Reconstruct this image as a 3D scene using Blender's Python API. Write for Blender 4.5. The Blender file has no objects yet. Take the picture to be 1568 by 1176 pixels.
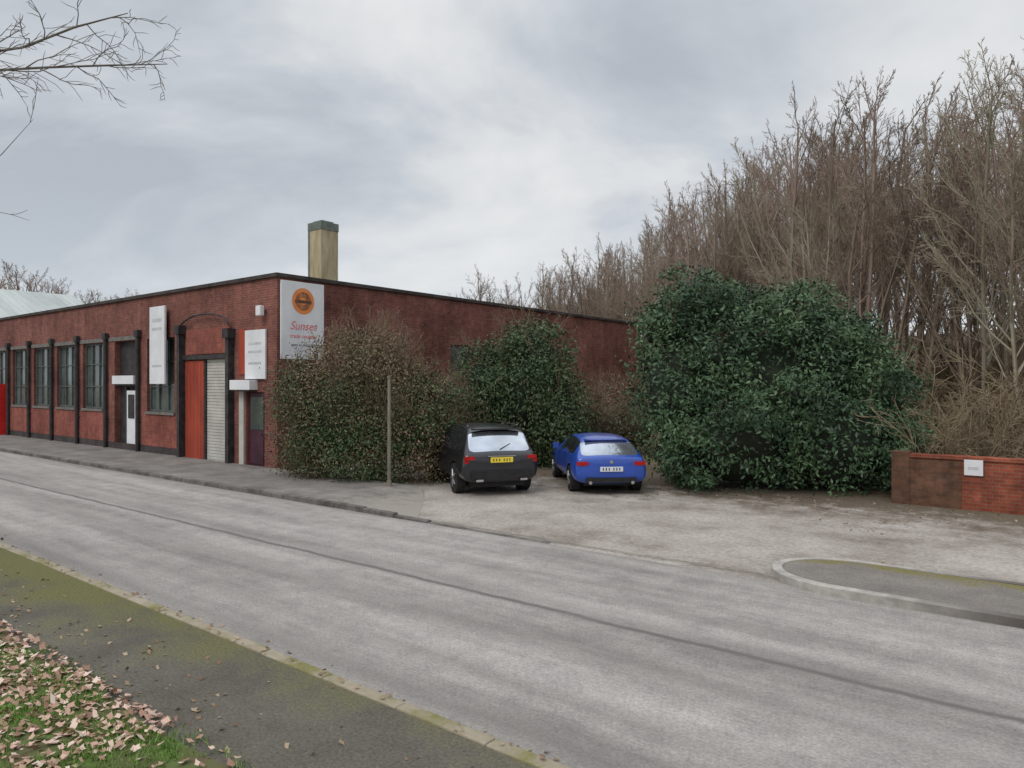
import bpy, math, random
import numpy as np
from mathutils import Vector, Matrix, noise as mn
random.seed(7); rng=np.random.default_rng(7)
scene=bpy.context.scene
scene.view_settings.view_transform='Standard'
try: scene.view_settings.look='None'
except Exception: pass
ANG=math.radians(-38.3); CA,SA=math.cos(ANG),math.sin(ANG)
def L2W(s,t): return (CA*s-SA*t, SA*s+CA*t)
def W2L(X,Y): return (CA*X+SA*Y, -SA*X+CA*Y)

# ---------------- materials ----------------
def newmat(name, rough=.8, metal=0., spec=.3):
    m=bpy.data.materials.new(name); m.use_nodes=True
    nt=m.node_tree; b=nt.nodes['Principled BSDF']
    b.inputs['Roughness'].default_value=rough; b.inputs['Metallic'].default_value=metal
    b.inputs['Specular IOR Level'].default_value=spec
    return m,nt,b
def N(nt,t,**k):
    n=nt.nodes.new(t)
    for a,v in k.items(): setattr(n,a,v)
    return n
def ramp(nt,stops):
    r=N(nt,'ShaderNodeValToRGB'); e=r.color_ramp.elements
    while len(e)<len(stops): e.new(.5)
    for i,(p,c) in enumerate(stops):
        e[i].position=p; e[i].color=(c[0],c[1],c[2],1)
    return r
def noise_node(nt,scale,detail=5,rough=.6,vec=None):
    n=N(nt,'ShaderNodeTexNoise'); n.inputs['Scale'].default_value=scale
    n.inputs['Detail'].default_value=detail; n.inputs['Roughness'].default_value=rough
    if vec is not None: nt.links.new(vec,n.inputs['Vector'])
    return n
def mix(nt,fac,a,b,blend='MIX'):
    m=N(nt,'ShaderNodeMix',data_type='RGBA',blend_type=blend)
    for sock,v in ((m.inputs['Factor'],fac),(m.inputs[6],a),(m.inputs[7],b)):
        if hasattr(v,'is_output'): nt.links.new(v,sock)
        elif isinstance(v,(tuple,list)): sock.default_value=(v[0],v[1],v[2],1)
        else: sock.default_value=v
    return m.outputs[2]
def math_n(nt,op,a,b=None,c=None,clamp=False):
    m=N(nt,'ShaderNodeMath',operation=op,use_clamp=clamp)
    for i,v in enumerate((a,b,c)):
        if v is None: continue
        if hasattr(v,'is_output'): nt.links.new(v,m.inputs[i])
        else: m.inputs[i].default_value=v
    return m.outputs[0]
def bump(nt,b,h,strength=.4,dist=.02):
    n=N(nt,'ShaderNodeBump'); n.inputs['Strength'].default_value=strength; n.inputs['Distance'].default_value=dist
    nt.links.new(h,n.inputs['Height']); nt.links.new(n.outputs[0],b.inputs['Normal'])
def mat_noise(name,c1,c2,scale=3,rough=.85,metal=0,bs=.0,stretch=None,spec=.3,lo=.35,hi=.65):
    m,nt,b=newmat(name,rough,metal,spec)
    tc=N(nt,'ShaderNodeTexCoord'); v=tc.outputs['Object']
    if stretch:
        mp=N(nt,'ShaderNodeMapping'); mp.inputs['Scale'].default_value=stretch
        nt.links.new(v,mp.inputs[0]); v=mp.outputs[0]
    n=noise_node(nt,scale,vec=v)
    r=ramp(nt,[(lo,c1),(hi,c2)]); nt.links.new(n.outputs[0],r.inputs[0])
    nt.links.new(r.outputs[0],b.inputs['Base Color'])
    if bs: bump(nt,b,n.outputs[0],bs)
    return m
def mat_leaf(name,stops,rough=.55,ns=.6,namt=.5):
    m,nt,b=newmat(name,rough,0,.3)
    g=N(nt,'ShaderNodeNewGeometry'); tc=N(nt,'ShaderNodeTexCoord')
    n=noise_node(nt,ns,3,.6,tc.outputs['Object'])
    f=math_n(nt,'ADD',math_n(nt,'MULTIPLY',g.outputs['Random Per Island'],1-namt),
             math_n(nt,'MULTIPLY',math_n(nt,'MULTIPLY_ADD',n.outputs[0],3.2,-1.1,clamp=True),namt))
    r=ramp(nt,stops); nt.links.new(f,r.inputs[0]); nt.links.new(r.outputs[0],b.inputs['Base Color'])
    return m

def mat_brick(name,base1,base2,mortar,tint_scale=.5,dark=.75):
    m,nt,b=newmat(name,.9,0,.2)
    tc=N(nt,'ShaderNodeTexCoord'); sp=N(nt,'ShaderNodeSeparateXYZ'); nt.links.new(tc.outputs['Object'],sp.inputs[0])
    cb=N(nt,'ShaderNodeCombineXYZ')
    nt.links.new(math_n(nt,'ADD',sp.outputs[0],sp.outputs[1]),cb.inputs[0]); nt.links.new(sp.outputs[2],cb.inputs[1])
    br=N(nt,'ShaderNodeTexBrick'); nt.links.new(cb.outputs[0],br.inputs['Vector'])
    br.inputs['Scale'].default_value=1; br.inputs['Brick Width'].default_value=.225; br.inputs['Row Height'].default_value=.075
    br.inputs['Mortar Size'].default_value=.008; br.inputs['Mortar Smooth'].default_value=.2
    br.inputs['Color1'].default_value=(*base1,1); br.inputs['Color2'].default_value=(*base2,1); br.inputs['Mortar'].default_value=(*mortar,1)
    n=noise_node(nt,tint_scale,6,.65,tc.outputs['Object'])
    r=ramp(nt,[(.32,(dark*.75,dark*.72,dark*.7)),(.65,(1.1,1.1,1.1))]); nt.links.new(n.outputs[0],r.inputs[0])
    c=mix(nt,1.0,br.outputs[0],r.outputs[0],'MULTIPLY')
    n2=noise_node(nt,5,4,.7,cb.outputs[0])
    r2=ramp(nt,[(.3,(.7,.7,.7)),(.7,(1.25,1.2,1.2))]); nt.links.new(n2.outputs[0],r2.inputs[0])
    c=mix(nt,1.0,c,r2.outputs[0],'MULTIPLY')
    mp=N(nt,'ShaderNodeMapping'); mp.inputs['Scale'].default_value=(2.2,.18,1); nt.links.new(cb.outputs[0],mp.inputs[0])
    n3=noise_node(nt,1.0,4,.6,mp.outputs[0]); r3=ramp(nt,[(.35,(.72,.72,.74)),(.6,(1.06,1.05,1.05))]); nt.links.new(n3.outputs[0],r3.inputs[0])
    c=mix(nt,.8,c,mix(nt,1.0,c,r3.outputs[0],'MULTIPLY'))
    nt.links.new(c,b.inputs['Base Color'])
    bump(nt,b,br.outputs['Fac'],-.3,.01)
    return m
M_brick=mat_brick('brick_wall_mat',(.275,.098,.073),(.20,.072,.058),(.23,.165,.145))
M_brickred=mat_brick('brick_panel_mat',(.34,.098,.068),(.265,.076,.056),(.24,.15,.13))
M_brickorange=mat_brick('garden_brick_mat',(.33,.09,.05),(.25,.07,.042),(.24,.14,.10),1.2)
M_coping=mat_noise('coping_mat',(.035,.03,.03),(.08,.065,.06),2)
M_dark=mat_noise('dark_metal_mat',(.022,.02,.022),(.055,.048,.048),4,.6)
M_frame=mat_noise('window_frame_mat',(.07,.08,.075),(.12,.13,.125),4,.6)
M_lintel=mat_noise('lintel_mat',(.13,.12,.11),(.20,.185,.17),3)
M_white=mat_noise('white_paint_mat',(.64,.65,.68),(.78,.78,.79),1.2,.5)
M_cream=mat_noise('shutter_mat',(.40,.385,.35),(.53,.515,.47),1.5,.6)
M_orange=mat_noise('orange_door_mat',(.25,.04,.022),(.37,.06,.03),1.2,.6,stretch=(2,2,.5))
M_signor=mat_noise('sign_orange_mat',(.72,.22,.07),(.78,.28,.09),3,.5)
M_signred=mat_noise('sign_red_mat',(.68,.16,.17),(.75,.22,.22),3,.5)
M_maroon=mat_noise('maroon_door_mat',(.04,.012,.022),(.07,.02,.035),2,.45)
M_redbox=mat_noise('red_paint_mat',(.5,.02,.02),(.6,.03,.025),2,.4)
M_stone=mat_noise('chimney_render_mat',(.34,.27,.16),(.52,.45,.30),1.6,.9,stretch=(3,3,.6))
M_stonetop=mat_noise('chimney_cap_mat',(.12,.15,.13),(.20,.22,.19),3,.9)
M_roof=mat_noise('felt_roof_mat',(.08,.08,.08),(.12,.12,.12),1)
M_shed=mat_noise('shed_roof_mat',(.36,.395,.38),(.50,.54,.52),.3,.8,stretch=(.3,3,1))
M_shedwall=mat_noise('shed_wall_mat',(.4,.42,.42),(.5,.5,.5),.3,.7)
M_glass,nt_,b_=newmat('window_glass_mat',.12,0,.8); 
tc=N(nt_,'ShaderNodeTexCoord'); nn=noise_node(nt_,.7,3,.6,tc.outputs['Object']); rr=ramp(nt_,[(.35,(.04,.052,.048)),(.7,(.14,.17,.16))])
nt_.links.new(nn.outputs[0],rr.inputs[0]); nt_.links.new(rr.outputs[0],b_.inputs['Base Color'])

# ---------------- mesh helpers ----------------
def mesh_obj(name,verts,faces,mats,mi=None,parent=None,smooth=False,frame=False):
    me=bpy.data.meshes.new(name)
    v=verts.tolist() if hasattr(verts,'tolist') else verts
    f=faces.tolist() if hasattr(faces,'tolist') else faces
    me.from_pydata(v,[],f)
    for m in (mats if isinstance(mats,(list,tuple)) else [mats]): me.materials.append(m)
    if mi is not None: me.polygons.foreach_set('material_index',np.asarray(mi,dtype=np.int32))
    if smooth: me.polygons.foreach_set('use_smooth',np.ones(len(me.polygons),dtype=bool))
    me.update()
    o=bpy.data.objects.new(name,me); scene.collection.objects.link(o)
    if parent: o.parent=parent
    if frame: o.rotation_euler=(0,0,ANG)
    return o
def empty(name,loc=(0,0,0),rz=0,parent=None):
    e=bpy.data.objects.new(name,None); e.empty_display_size=.3
    e.location=loc; e.rotation_euler=(0,0,rz); scene.collection.objects.link(e)
    if parent: e.parent=parent
    return e
class MB:
    def __init__(s): s.v=[];s.f=[];s.mi=[]
    def box(s,x0,x1,y0,y1,z0,z1,mi=0):
        o=len(s.v)
        s.v+=[(x0,y0,z0),(x1,y0,z0),(x1,y1,z0),(x0,y1,z0),(x0,y0,z1),(x1,y0,z1),(x1,y1,z1),(x0,y1,z1)]
        s.f+=[(o,o+3,o+2,o+1),(o+4,o+5,o+6,o+7),(o,o+1,o+5,o+4),(o+1,o+2,o+6,o+5),(o+2,o+3,o+7,o+6),(o+3,o,o+4,o+7)]
        s.mi+=[mi]*6
    def tube(s,p0,p1,r0,r1=None,n=8,mi=0):
        r1=r0 if r1 is None else r1
        p0=Vector(p0);p1=Vector(p1);d=(p1-p0).normalized()
        a=d.cross(Vector((0,0,1)) if abs(d.z)<.9 else Vector((1,0,0))).normalized(); b=d.cross(a)
        o=len(s.v)
        for p,r in ((p0,r0),(p1,r1)):
            for k in range(n):
                t=2*math.pi*k/n; s.v.append(tuple(p+a*math.cos(t)*r+b*math.sin(t)*r))
        for k in range(n):
            s.f.append((o+k,o+(k+1)%n,o+n+(k+1)%n,o+n+k)); s.mi.append(mi)
        s.f.append(tuple(o+k for k in range(n))[::-1]); s.mi.append(mi)
        s.f.append(tuple(o+n+k for k in range(n))); s.mi.append(mi)
    def obj(s,name,mats,parent=None,frame=False,bevel=0,smooth=False):
        o=mesh_obj(name,s.v,s.f,mats,s.mi,parent,smooth,frame)
        if bevel:
            m=o.modifiers.new('bev','BEVEL'); m.width=bevel; m.segments=2; m.limit_method='ANGLE'
        return o
def bx(name,x0,x1,y0,y1,z0,z1,mat,parent=None,bevel=0,frame=False):
    m=MB(); m.box(x0,x1,y0,y1,z0,z1); return m.obj(name,[mat],parent,frame,bevel)

# ---------------- ground ----------------
m,nt,b=newmat('soil_mat',.95); tc=N(nt,'ShaderNodeTexCoord')
n1=noise_node(nt,.35,6,.65,tc.outputs['Object']); n2=noise_node(nt,6,6,.75,tc.outputs['Object'])
r=ramp(nt,[(.35,(.10,.075,.05)),(.5,(.15,.12,.08)),(.62,(.12,.13,.055))]); nt.links.new(n1.outputs[0],r.inputs[0])
r2=ramp(nt,[(.3,(.5,.5,.5)),(.7,(1.5,1.4,1.3))]); nt.links.new(n2.outputs[0],r2.inputs[0])
nt.links.new(mix(nt,1.,r.outputs[0],r2.outputs[0],'MULTIPLY'),b.inputs['Base Color']); bump(nt,b,n2.outputs[0],.6,.05)
M_soil=m
g=900
mesh_obj('ground',[(-g,-g,0),(g,-g,0),(g,g,0),(-g,g,0)],[(0,1,2,3)],M_soil)

def asphalt(name,c1,c2,c3,streak=True,speck=1.0,seam=None,dirt=None):
    m,nt,b=newmat(name,.92,0,.25); tc=N(nt,'ShaderNodeTexCoord'); v=tc.outputs['Object']
    mp=N(nt,'ShaderNodeMapping'); mp.inputs['Scale'].default_value=(.14,1.3,1) if streak else (1,1,1); nt.links.new(v,mp.inputs[0])
    n1=noise_node(nt,1.0,6,.65,mp.outputs[0]); r=ramp(nt,[(.33,c1),(.5,c2),(.67,c3)]); nt.links.new(n1.outputs[0],r.inputs[0])
    n2=noise_node(nt,38,5,.8,v); r2=ramp(nt,[(.32,(1-.45*speck,)*3),(.68,(1+.4*speck,)*3)]); nt.links.new(n2.outputs[0],r2.inputs[0])
    c=mix(nt,1.,r.outputs[0],r2.outputs[0],'MULTIPLY')
    n3=noise_node(nt,2.4,7,.72,v); r3=ramp(nt,[(.35,(.82,.82,.83)),(.65,(1.1,1.09,1.07))]); nt.links.new(n3.outputs[0],r3.inputs[0])
    c=mix(nt,1.,c,r3.outputs[0],'MULTIPLY')
    sp=N(nt,'ShaderNodeSeparateXYZ'); nt.links.new(v,sp.inputs[0])
    if seam:
        nz=noise_node(nt,.8,5,.7,v)
        y=math_n(nt,'ADD',sp.outputs[1],math_n(nt,'MULTIPLY_ADD',nz.outputs[0],.18,-.09))
        for (y0,w,amt) in seam:
            d=math_n(nt,'ABSOLUTE',math_n(nt,'SUBTRACT',y,y0))
            f=math_n(nt,'SUBTRACT',1.0,math_n(nt,'DIVIDE',d,w),clamp=True)
            f=math_n(nt,'MULTIPLY',f,math_n(nt,'MULTIPLY',math_n(nt,'MULTIPLY_ADD',n3.outputs[0],1.6,.2),amt),clamp=True)
            c=mix(nt,f,c,(.14,.128,.12))
    if dirt:
        f=math_n(nt,'ADD',math_n(nt,'MULTIPLY',math_n(nt,'ADD',sp.outputs[0],dirt[0]),dirt[1]),math_n(nt,'MULTIPLY_ADD',n3.outputs[0],3.2,-1.7),clamp=True)
        c=mix(nt,f,c,(.30,.27,.235))
    nt.links.new(c,b.inputs['Base Color']); bump(nt,b,n2.outputs[0],.35,.008)
    return m
M_road=asphalt('road_asphalt_mat',(.235,.218,.205),(.33,.308,.288),(.41,.385,.36),True,.75,[(6.75,.07,1.25),(6.95,.4,.28),(4.25,.4,.5),(5.9,.5,.30),(4.9,.4,.2),(7.6,.35,.12),(9.45,.25,.3)])
M_path2=asphalt('far_pavement_mat',(.16,.145,.135),(.21,.193,.18),(.26,.24,.22),False,.8,None,(13.8,.45))
M_kerb=mat_noise('kerb_mat',(.25,.23,.21),(.42,.39,.36),4,.9,bs=.2)
M_kerbd=mat_noise('kerb_dark_mat',(.08,.07,.065),(.19,.17,.155),3,.9,bs=.2)
m,nt,b=newmat('mossy_kerb_mat',.95); tc=N(nt,'ShaderNodeTexCoord')
n1=noise_node(nt,2.2,6,.7,tc.outputs['Object']); r=ramp(nt,[(.33,(.36,.31,.24)),(.5,(.28,.24,.17)),(.6,(.19,.18,.07)),(.75,(.12,.13,.04))]); nt.links.new(n1.outputs[0],r.inputs[0])
nt.links.new(r.outputs[0],b.inputs['Base Color']); M_kmoss=m
m,nt,b=newmat('mossy_pavement_mat',.95); tc=N(nt,'ShaderNodeTexCoord'); v=tc.outputs['Object']
sp=N(nt,'ShaderNodeSeparateXYZ'); nt.links.new(v,sp.inputs[0])
n1=noise_node(nt,1.3,6,.7,v); n2=noise_node(nt,40,5,.8,v)
base=ramp(nt,[(.3,(.085,.076,.06)),(.7,(.15,.135,.11))]); nt.links.new(n1.outputs[0],base.inputs[0])
tf=math_n(nt,'ADD',math_n(nt,'MULTIPLY',math_n(nt,'SUBTRACT',sp.outputs[1],3.25),1.1),math_n(nt,'MULTIPLY',math_n(nt,'ADD',sp.outputs[0],5.2),-.16))
tf=math_n(nt,'ADD',tf,math_n(nt,'MULTIPLY_ADD',n1.outputs[0],3.2,-1.65),clamp=True)
c=mix(nt,math_n(nt,'MULTIPLY',tf,.85),base.outputs[0],(.13,.125,.04))
r2=ramp(nt,[(.3,(.5,.5,.5)),(.7,(1.5,1.5,1.5))]); nt.links.new(n2.outputs[0],r2.inputs[0])
nt.links.new(mix(nt,1.,c,r2.outputs[0],'MULTIPLY'),b.inputs['Base Color']); bump(nt,b,n2.outputs[0],.5,.015); M_nearpath=m
m,nt,b=newmat('forecourt_mat',.95); tc=N(nt,'ShaderNodeTexCoord'); v=tc.outputs['Object']
sp=N(nt,'ShaderNodeSeparateXYZ'); nt.links.new(v,sp.inputs[0])
n1=noise_node(nt,.55,7,.7,v); n2=noise_node(nt,14,6,.8,v); n3=noise_node(nt,1.6,7,.75,v)
r=ramp(nt,[(.34,(.22,.19,.16)),(.5,(.36,.325,.29)),(.66,(.45,.415,.375))]); nt.links.new(n1.outputs[0],r.inputs[0])
f=math_n(nt,'ADD',math_n(nt,'MULTIPLY',math_n(nt,'SUBTRACT',sp.outputs[1],14.3),.42),math_n(nt,'MULTIPLY_ADD',n3.outputs[0],4.4,-2.2),clamp=True)
c=mix(nt,f,r.outputs[0],(.135,.108,.08))
f=math_n(nt,'MULTIPLY',math_n(nt,'SUBTRACT',1.0,math_n(nt,'DIVIDE',math_n(nt,'ABSOLUTE',math_n(nt,'SUBTRACT',math_n(nt,'ADD',sp.outputs[1],math_n(nt,'MULTIPLY_ADD',n3.outputs[0],.5,-.25)),9.75)),.12),clamp=True),.6)
c=mix(nt,f,c,(.12,.105,.09))
f=math_n(nt,'MULTIPLY',math_n(nt,'SUBTRACT',math_n(nt,'ADD',math_n(nt,'MULTIPLY',sp.outputs[1],.25),math_n(nt,'MULTIPLY',sp.outputs[0],.11)),4.0),1.2,clamp=True)
f=math_n(nt,'MULTIPLY',f,math_n(nt,'MULTIPLY_ADD',n3.outputs[0],4,-1.5,clamp=True),clamp=True)
c=mix(nt,f,c,(.19,.19,.075))
r2=ramp(nt,[(.3,(.6,.58,.56)),(.7,(1.35,1.35,1.35))]); nt.links.new(n2.outputs[0],r2.inputs[0])
nt.links.new(mix(nt,1.,c,r2.outputs[0],'MULTIPLY'),b.inputs['Base Color']); bump(nt,b,n2.outputs[0],.6,.03); M_fore=m

def sheet(name,pts,z,mat):
    return mesh_obj(name,[(x,y,z) for x,y in pts],[tuple(range(len(pts)))],mat,frame=True)
fp=[(-20,9.5),(60,9.5)]
for i in range(41):
    s=60-80*i/40; fp.append((s,17.3 if s>-4 else 19+1.2*mn.noise(Vector((s*.6,3,0)))))
sheet('forecourt',fp,.004,M_fore)
sheet('road',[(-260,3.9),(260,3.9),(260,9.5),(-260,9.5)],.008,M_road)

pv=empty('near_pavement',rz=ANG)
bx('surface',-260,260,2.45,3.775,-.1,.10,M_nearpath,pv)
k=MB(); s=-80.0
while s<40:
    dz=random.uniform(-.006,.006); k.box(s+.003,s+.911,3.78+random.uniform(-.006,.006),3.905,-.1,.112+dz); s+=.914
k.obj('kerb_stones',[M_kmoss],pv,bevel=.015)
m,nt,b=newmat('verge_soil_mat',.95); tc=N(nt,'ShaderNodeTexCoord')
n1=noise_node(nt,2.5,6,.7,tc.outputs['Object']); r=ramp(nt,[(.35,(.12,.09,.055)),(.5,(.10,.12,.04)),(.65,(.11,.19,.04))]); nt.links.new(n1.outputs[0],r.inputs[0])
nt.links.new(r.outputs[0],b.inputs['Base Color']); M_verge=m
vv=[];ff=[]; nx,ny=150,26
for j in range(ny+1):
    for i in range(nx+1):
        s=-60+90*i/nx; t=2.5-6.5*j/ny
        h=.105+.05*min(1,j/4)+.03*mn.noise(Vector((s*1.3,t*1.3,0)))*min(1,j/2)
        if j==0: t+=.06*mn.noise(Vector((s*2.5,0,5)))
        vv.append((s,t,h))
for j in range(ny):
    for i in range(nx):
        a=j*(nx+1)+i; ff.append((a,a+nx+1,a+nx+2,a+1))
verge=mesh_obj('grass_verge',vv,ff,M_verge,smooth=True,frame=True)
def grass_z(s,t): return .105+.05*min(1,(2.5-t)/.26*.25)+.03*mn.noise(Vector((s*1.3,t*1.3,0)))
gv=[];gf=[]
M_grass=mat_leaf('grass_mat',[(0,(.06,.12,.02)),(.5,(.14,.27,.04)),(1,(.27,.38,.10))],.6,1.5,.4)
def blades(n,s0,s1,t0,t1,h,zf,thr=-.15):
    for c in range(n):
        s=random.uniform(s0,s1); t=random.uniform(t0,t1)
        if mn.noise(Vector((s*1.7,t*1.7,9)))<thr: continue
        if t>2.45+.15*mn.noise(Vector((s*3,1,1))): 
            if random.random()<.6: continue
        z=zf(s,min(t,2.5))-.005; a=random.uniform(0,6.28); hh=h*random.uniform(.5,1.3); w=.004
        lx,ly=random.gauss(0,.5)*hh,random.gauss(0,.5)*hh
        o=len(gv); gv.extend([(s-w*math.cos(a),t-w*math.sin(a),z),(s+w*math.cos(a),t+w*math.sin(a),z),(s+lx,t+ly,z+hh)]); gf.append((o,o+1,o+2))
blades(52000,-10,-3,-.4,2.62,.055,grass_z)
blades(9000,-30,-10,-1,2.6,.07,grass_z)
mesh_obj('grass',gv,gf,M_grass,frame=True)

def leaf_litter(name,pts,size,mat):
    P=np.array(pts); n=len(P); k=8
    ang=np.linspace(0,2*np.pi,k,endpoint=False)[None,:]+rng.uniform(0,6.28,(n,1))
    prof=np.array([1.0,.55,.8,.5,.65,.5,.8,.55])[None,:]*rng.uniform(.85,1.15,(n,k))
    sz=(size*rng.uniform(.5,1.25,(n,1)))
    lx=np.cos(ang)*prof*sz; ly=np.sin(ang)*prof*sz*rng.uniform(.6,1,(n,1))
    tx=rng.normal(0,.35,(n,1)); ty=rng.normal(0,.35,(n,1)); curl=rng.uniform(0,6,(n,1))
    lz=lx*tx+ly*ty+curl*(lx**2)
    lz-=lz.min(axis=1,keepdims=True)
    V=np.stack([P[:,0:1]+lx,P[:,1:2]+ly,P[:,2:3]+lz+.002],-1).reshape(-1,3)
    F=np.arange(n*k).reshape(n,k)
    return mesh_obj(name,V,F,mat,frame=True)
M_litter=mat_leaf('dead_leaf_mat',[(0,(.18,.10,.065)),(.3,(.34,.20,.14)),(.6,(.52,.34,.26)),(.85,(.66,.49,.41)),(1,(.70,.59,.50))],.7,1,.1)
M_litter2=mat_leaf('old_leaf_mat',[(0,(.12,.07,.045)),(.5,(.25,.17,.10)),(1,(.42,.33,.22))],.8,1,.1)
pts=[]
for _ in range(17000):
    s=random.uniform(-14,-3); t=random.uniform(-.8,2.6)
    d=1.3*mn.noise(Vector((s*.9,t*1.1,2)))+ .4*min(1,max(-1,(t-1.1)/1.2))
    if s>-5.2: d-=.25+.12*(s+5.2)
    if random.random()<.10+max(0,min(1,.45+2.4*d)): pts.append((s,t,grass_z(s,min(t,2.5))+random.uniform(0,.03)))
leaf_litter('fallen_leaves',pts,.040,M_litter)
pts=[]
for _ in range(480):
    s=random.uniform(-16,0); t=2.45+abs(random.gauss(0,.45))
    if t<3.76: pts.append((s,t,.10))
for _ in range(110):
    s=random.uniform(-16,3); pts.append((s,3.78+random.random()*.12,.118))
for _ in range(240):
    s=random.uniform(-16,3); pts.append((s,3.93+abs(random.gauss(0,.10)),.008))
for _ in range(4200):
    s=random.uniform(-13,14); t=random.uniform(12.0,17.2)
    if mn.noise(Vector((s*.5,t*.5,4)))+ (t-15.2)*.35>random.uniform(-.2,.5): pts.append((s,t,.004))
for _ in range(500):
    s=random.uniform(-3,12); pts.append((s,11.05+abs(random.gauss(0,.2)),.004))
leaf_litter('leaf_litter',pts,.032,M_litter2)

pf=empty('far_pavement',rz=ANG)
mb=MB(); mb.box(-260,-12.6,9.63,12.385,-.1,.10)
o=len(mb.v); mb.v+=[(-12.6,9.63,.10),(-12.6,12.385,.10),(-11.6,11.5,.006),(-9.9,9.63,.012),(-12.6,9.63,0),(-9.9,9.63,0),(-12.6,12.385,0),(-11.6,11.5,0)]
mb.f+=[(o,o+3,o+2,o+1),(o,o+4,o+5,o+3),(o+1,o+2,o+7,o+6),(o+3,o+5,o+7,o+2)]; mb.mi+=[0]*4
mb.obj('surface',[M_path2],pf)
k=MB(); s=-100.0
while s<-11.8:
    k.box(s+.003,s+.911,9.495+random.uniform(-.006,.006),9.625,-.1,.112+random.uniform(-.006,.006)); s+=.914
while s<-7.5:
    k.box(s+.003,s+.911,9.495,9.625,-.1,max(.02,.115-.04*(s+11.8))); s+=.914
k.obj('kerb_stones',[M_kerbd],pf,bevel=.015)

isl=empty('side_pavement',rz=ANG)
cl=[(60,9.44),(20,9.44),(8,9.42),(2,9.36),(-1,9.32)]
for i in range(15):
    a=-math.pi/2-math.pi*i/14
    cl.append((-2.35+1.0*math.cos(a),10.17+.85*math.sin(a)))
cl+=[(-1,11.03),(2,11.05),(8,11.1),(20,11.1),(60,11.1)]
def offset(pl,d):
    out=[]
    for i,(x,y) in enumerate(pl):
        a=pl[max(0,i-1)]; c=pl[min(len(pl)-1,i+1)]
        tx,ty=c[0]-a[0],c[1]-a[1]; l=math.hypot(tx,ty); out.append((x+ty/l*d,y-tx/l*d))
    return out
inn=offset(cl,.13)
v=[];f=[]
for i in range(len(cl)):
    v+=[(cl[i][0],cl[i][1],-.05),(cl[i][0],cl[i][1],.105),(inn[i][0],inn[i][1],.112),(inn[i][0],inn[i][1],.02)]
for i in range(len(cl)-1):
    a=4*i;b2=4*i+4
    f+=[(a,a+1,b2+1,b2),(a+1,a+2,b2+2,b2+1),(a+2,a+3,b2+3,b2+2)]
m,nt,b=newmat('shadowed_kerb_mat',.95); tc=N(nt,'ShaderNodeTexCoord'); sp=N(nt,'ShaderNodeSeparateXYZ'); nt.links.new(tc.outputs['Object'],sp.inputs[0])
n1=noise_node(nt,3,6,.7,tc.outputs['Object']); r=ramp(nt,[(.35,(.26,.24,.22)),(.65,(.48,.45,.41))]); nt.links.new(n1.outputs[0],r.inputs[0])
f_=math_n(nt,'MULTIPLY',math_n(nt,'ADD',sp.outputs[0],1.9),.7,clamp=True); nt.links.new(mix(nt,f_,r.outputs[0],(.11,.095,.085)),b.inputs['Base Color'])  # pale at the rounded end; shadow painted into the colour along straight runs
ko=mesh_obj('kerb',v,f,m,parent=isl)
m,nt,b=newmat('side_pavement_mat',.95); tc=N(nt,'ShaderNodeTexCoord'); vv_=tc.outputs['Object']
sp=N(nt,'ShaderNodeSeparateXYZ'); nt.links.new(vv_,sp.inputs[0]); n1=noise_node(nt,1.5,6,.7,vv_); n2=noise_node(nt,30,5,.8,vv_)
base=ramp(nt,[(.3,(.15,.133,.12)),(.7,(.25,.225,.20))]); nt.links.new(n1.outputs[0],base.inputs[0])
f_=math_n(nt,'ADD',math_n(nt,'MULTIPLY',math_n(nt,'SUBTRACT',sp.outputs[1],10.45),3.0),math_n(nt,'MULTIPLY_ADD',n1.outputs[0],5,-2.6),clamp=True)
c=mix(nt,f_,base.outputs[0],(.17,.15,.06)); r2=ramp(nt,[(.3,(.6,.6,.6)),(.7,(1.4,1.4,1.4))]); nt.links.new(n2.outputs[0],r2.inputs[0])
nt.links.new(mix(nt,1.,c,r2.outputs[0],'MULTIPLY'),b.inputs['Base Color']); bump(nt,b,n2.outputs[0],.4,.01)
mesh_obj('surface',[(x,y,.10) for x,y in inn],[tuple(range(len(inn)))[::-1]],m,parent=isl)

# ---------------- main building ----------------
S0,T0,H0=-18.67,12.4,5.78
bld=empty('industrial_brick_building',rz=ANG)
LEN=37.0; DEP=22.0; TH=.3
openings=[(.65,1.65,0,2.35,'door'),(2.6,5.35,0,3.4,'roller'),(6.15,8.2,1.6,4.25,'win'),(9.0,10.9,0,4.25,'door2')]
d=11.5
while d+2.75<LEN-1:
    openings.append((d+.42,d+2.38,1.6,4.25,'win')); d+=2.75
w=MB(); red=MB()
def fx(d): return S0-d
prev=0
for (a,b2,z0,z1,kind) in openings:
    w.box(fx(a),fx(prev),T0,T0+TH,0,H0)
    w.box(fx(b2),fx(a),T0,T0+TH,z1,H0)
    if z0>0: w.box(fx(b2),fx(a),T0,T0+TH,0,z0)
    prev=b2
w.box(fx(LEN),fx(prev),T0,T0+TH,0,H0)
w.box(S0-TH,S0,T0+TH,T0+7.5,0,H0); w.box(S0-TH,S0,T0+7.5,T0+8.6,0,3.1); w.box(S0-TH,S0,T0+7.5,T0+8.6,4.1,H0); w.box(S0-TH,S0,T0+8.6,T0+DEP,0,H0)
w.box(fx(LEN),S0-TH,T0+DEP-TH,T0+DEP,0,H0)
w.box(fx(LEN),fx(LEN)+TH,T0+TH,T0+DEP-TH,0,H0)
w.obj('walls',[M_brick],bld)
p=MB(); wn=MB(); fr=MB()
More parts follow.
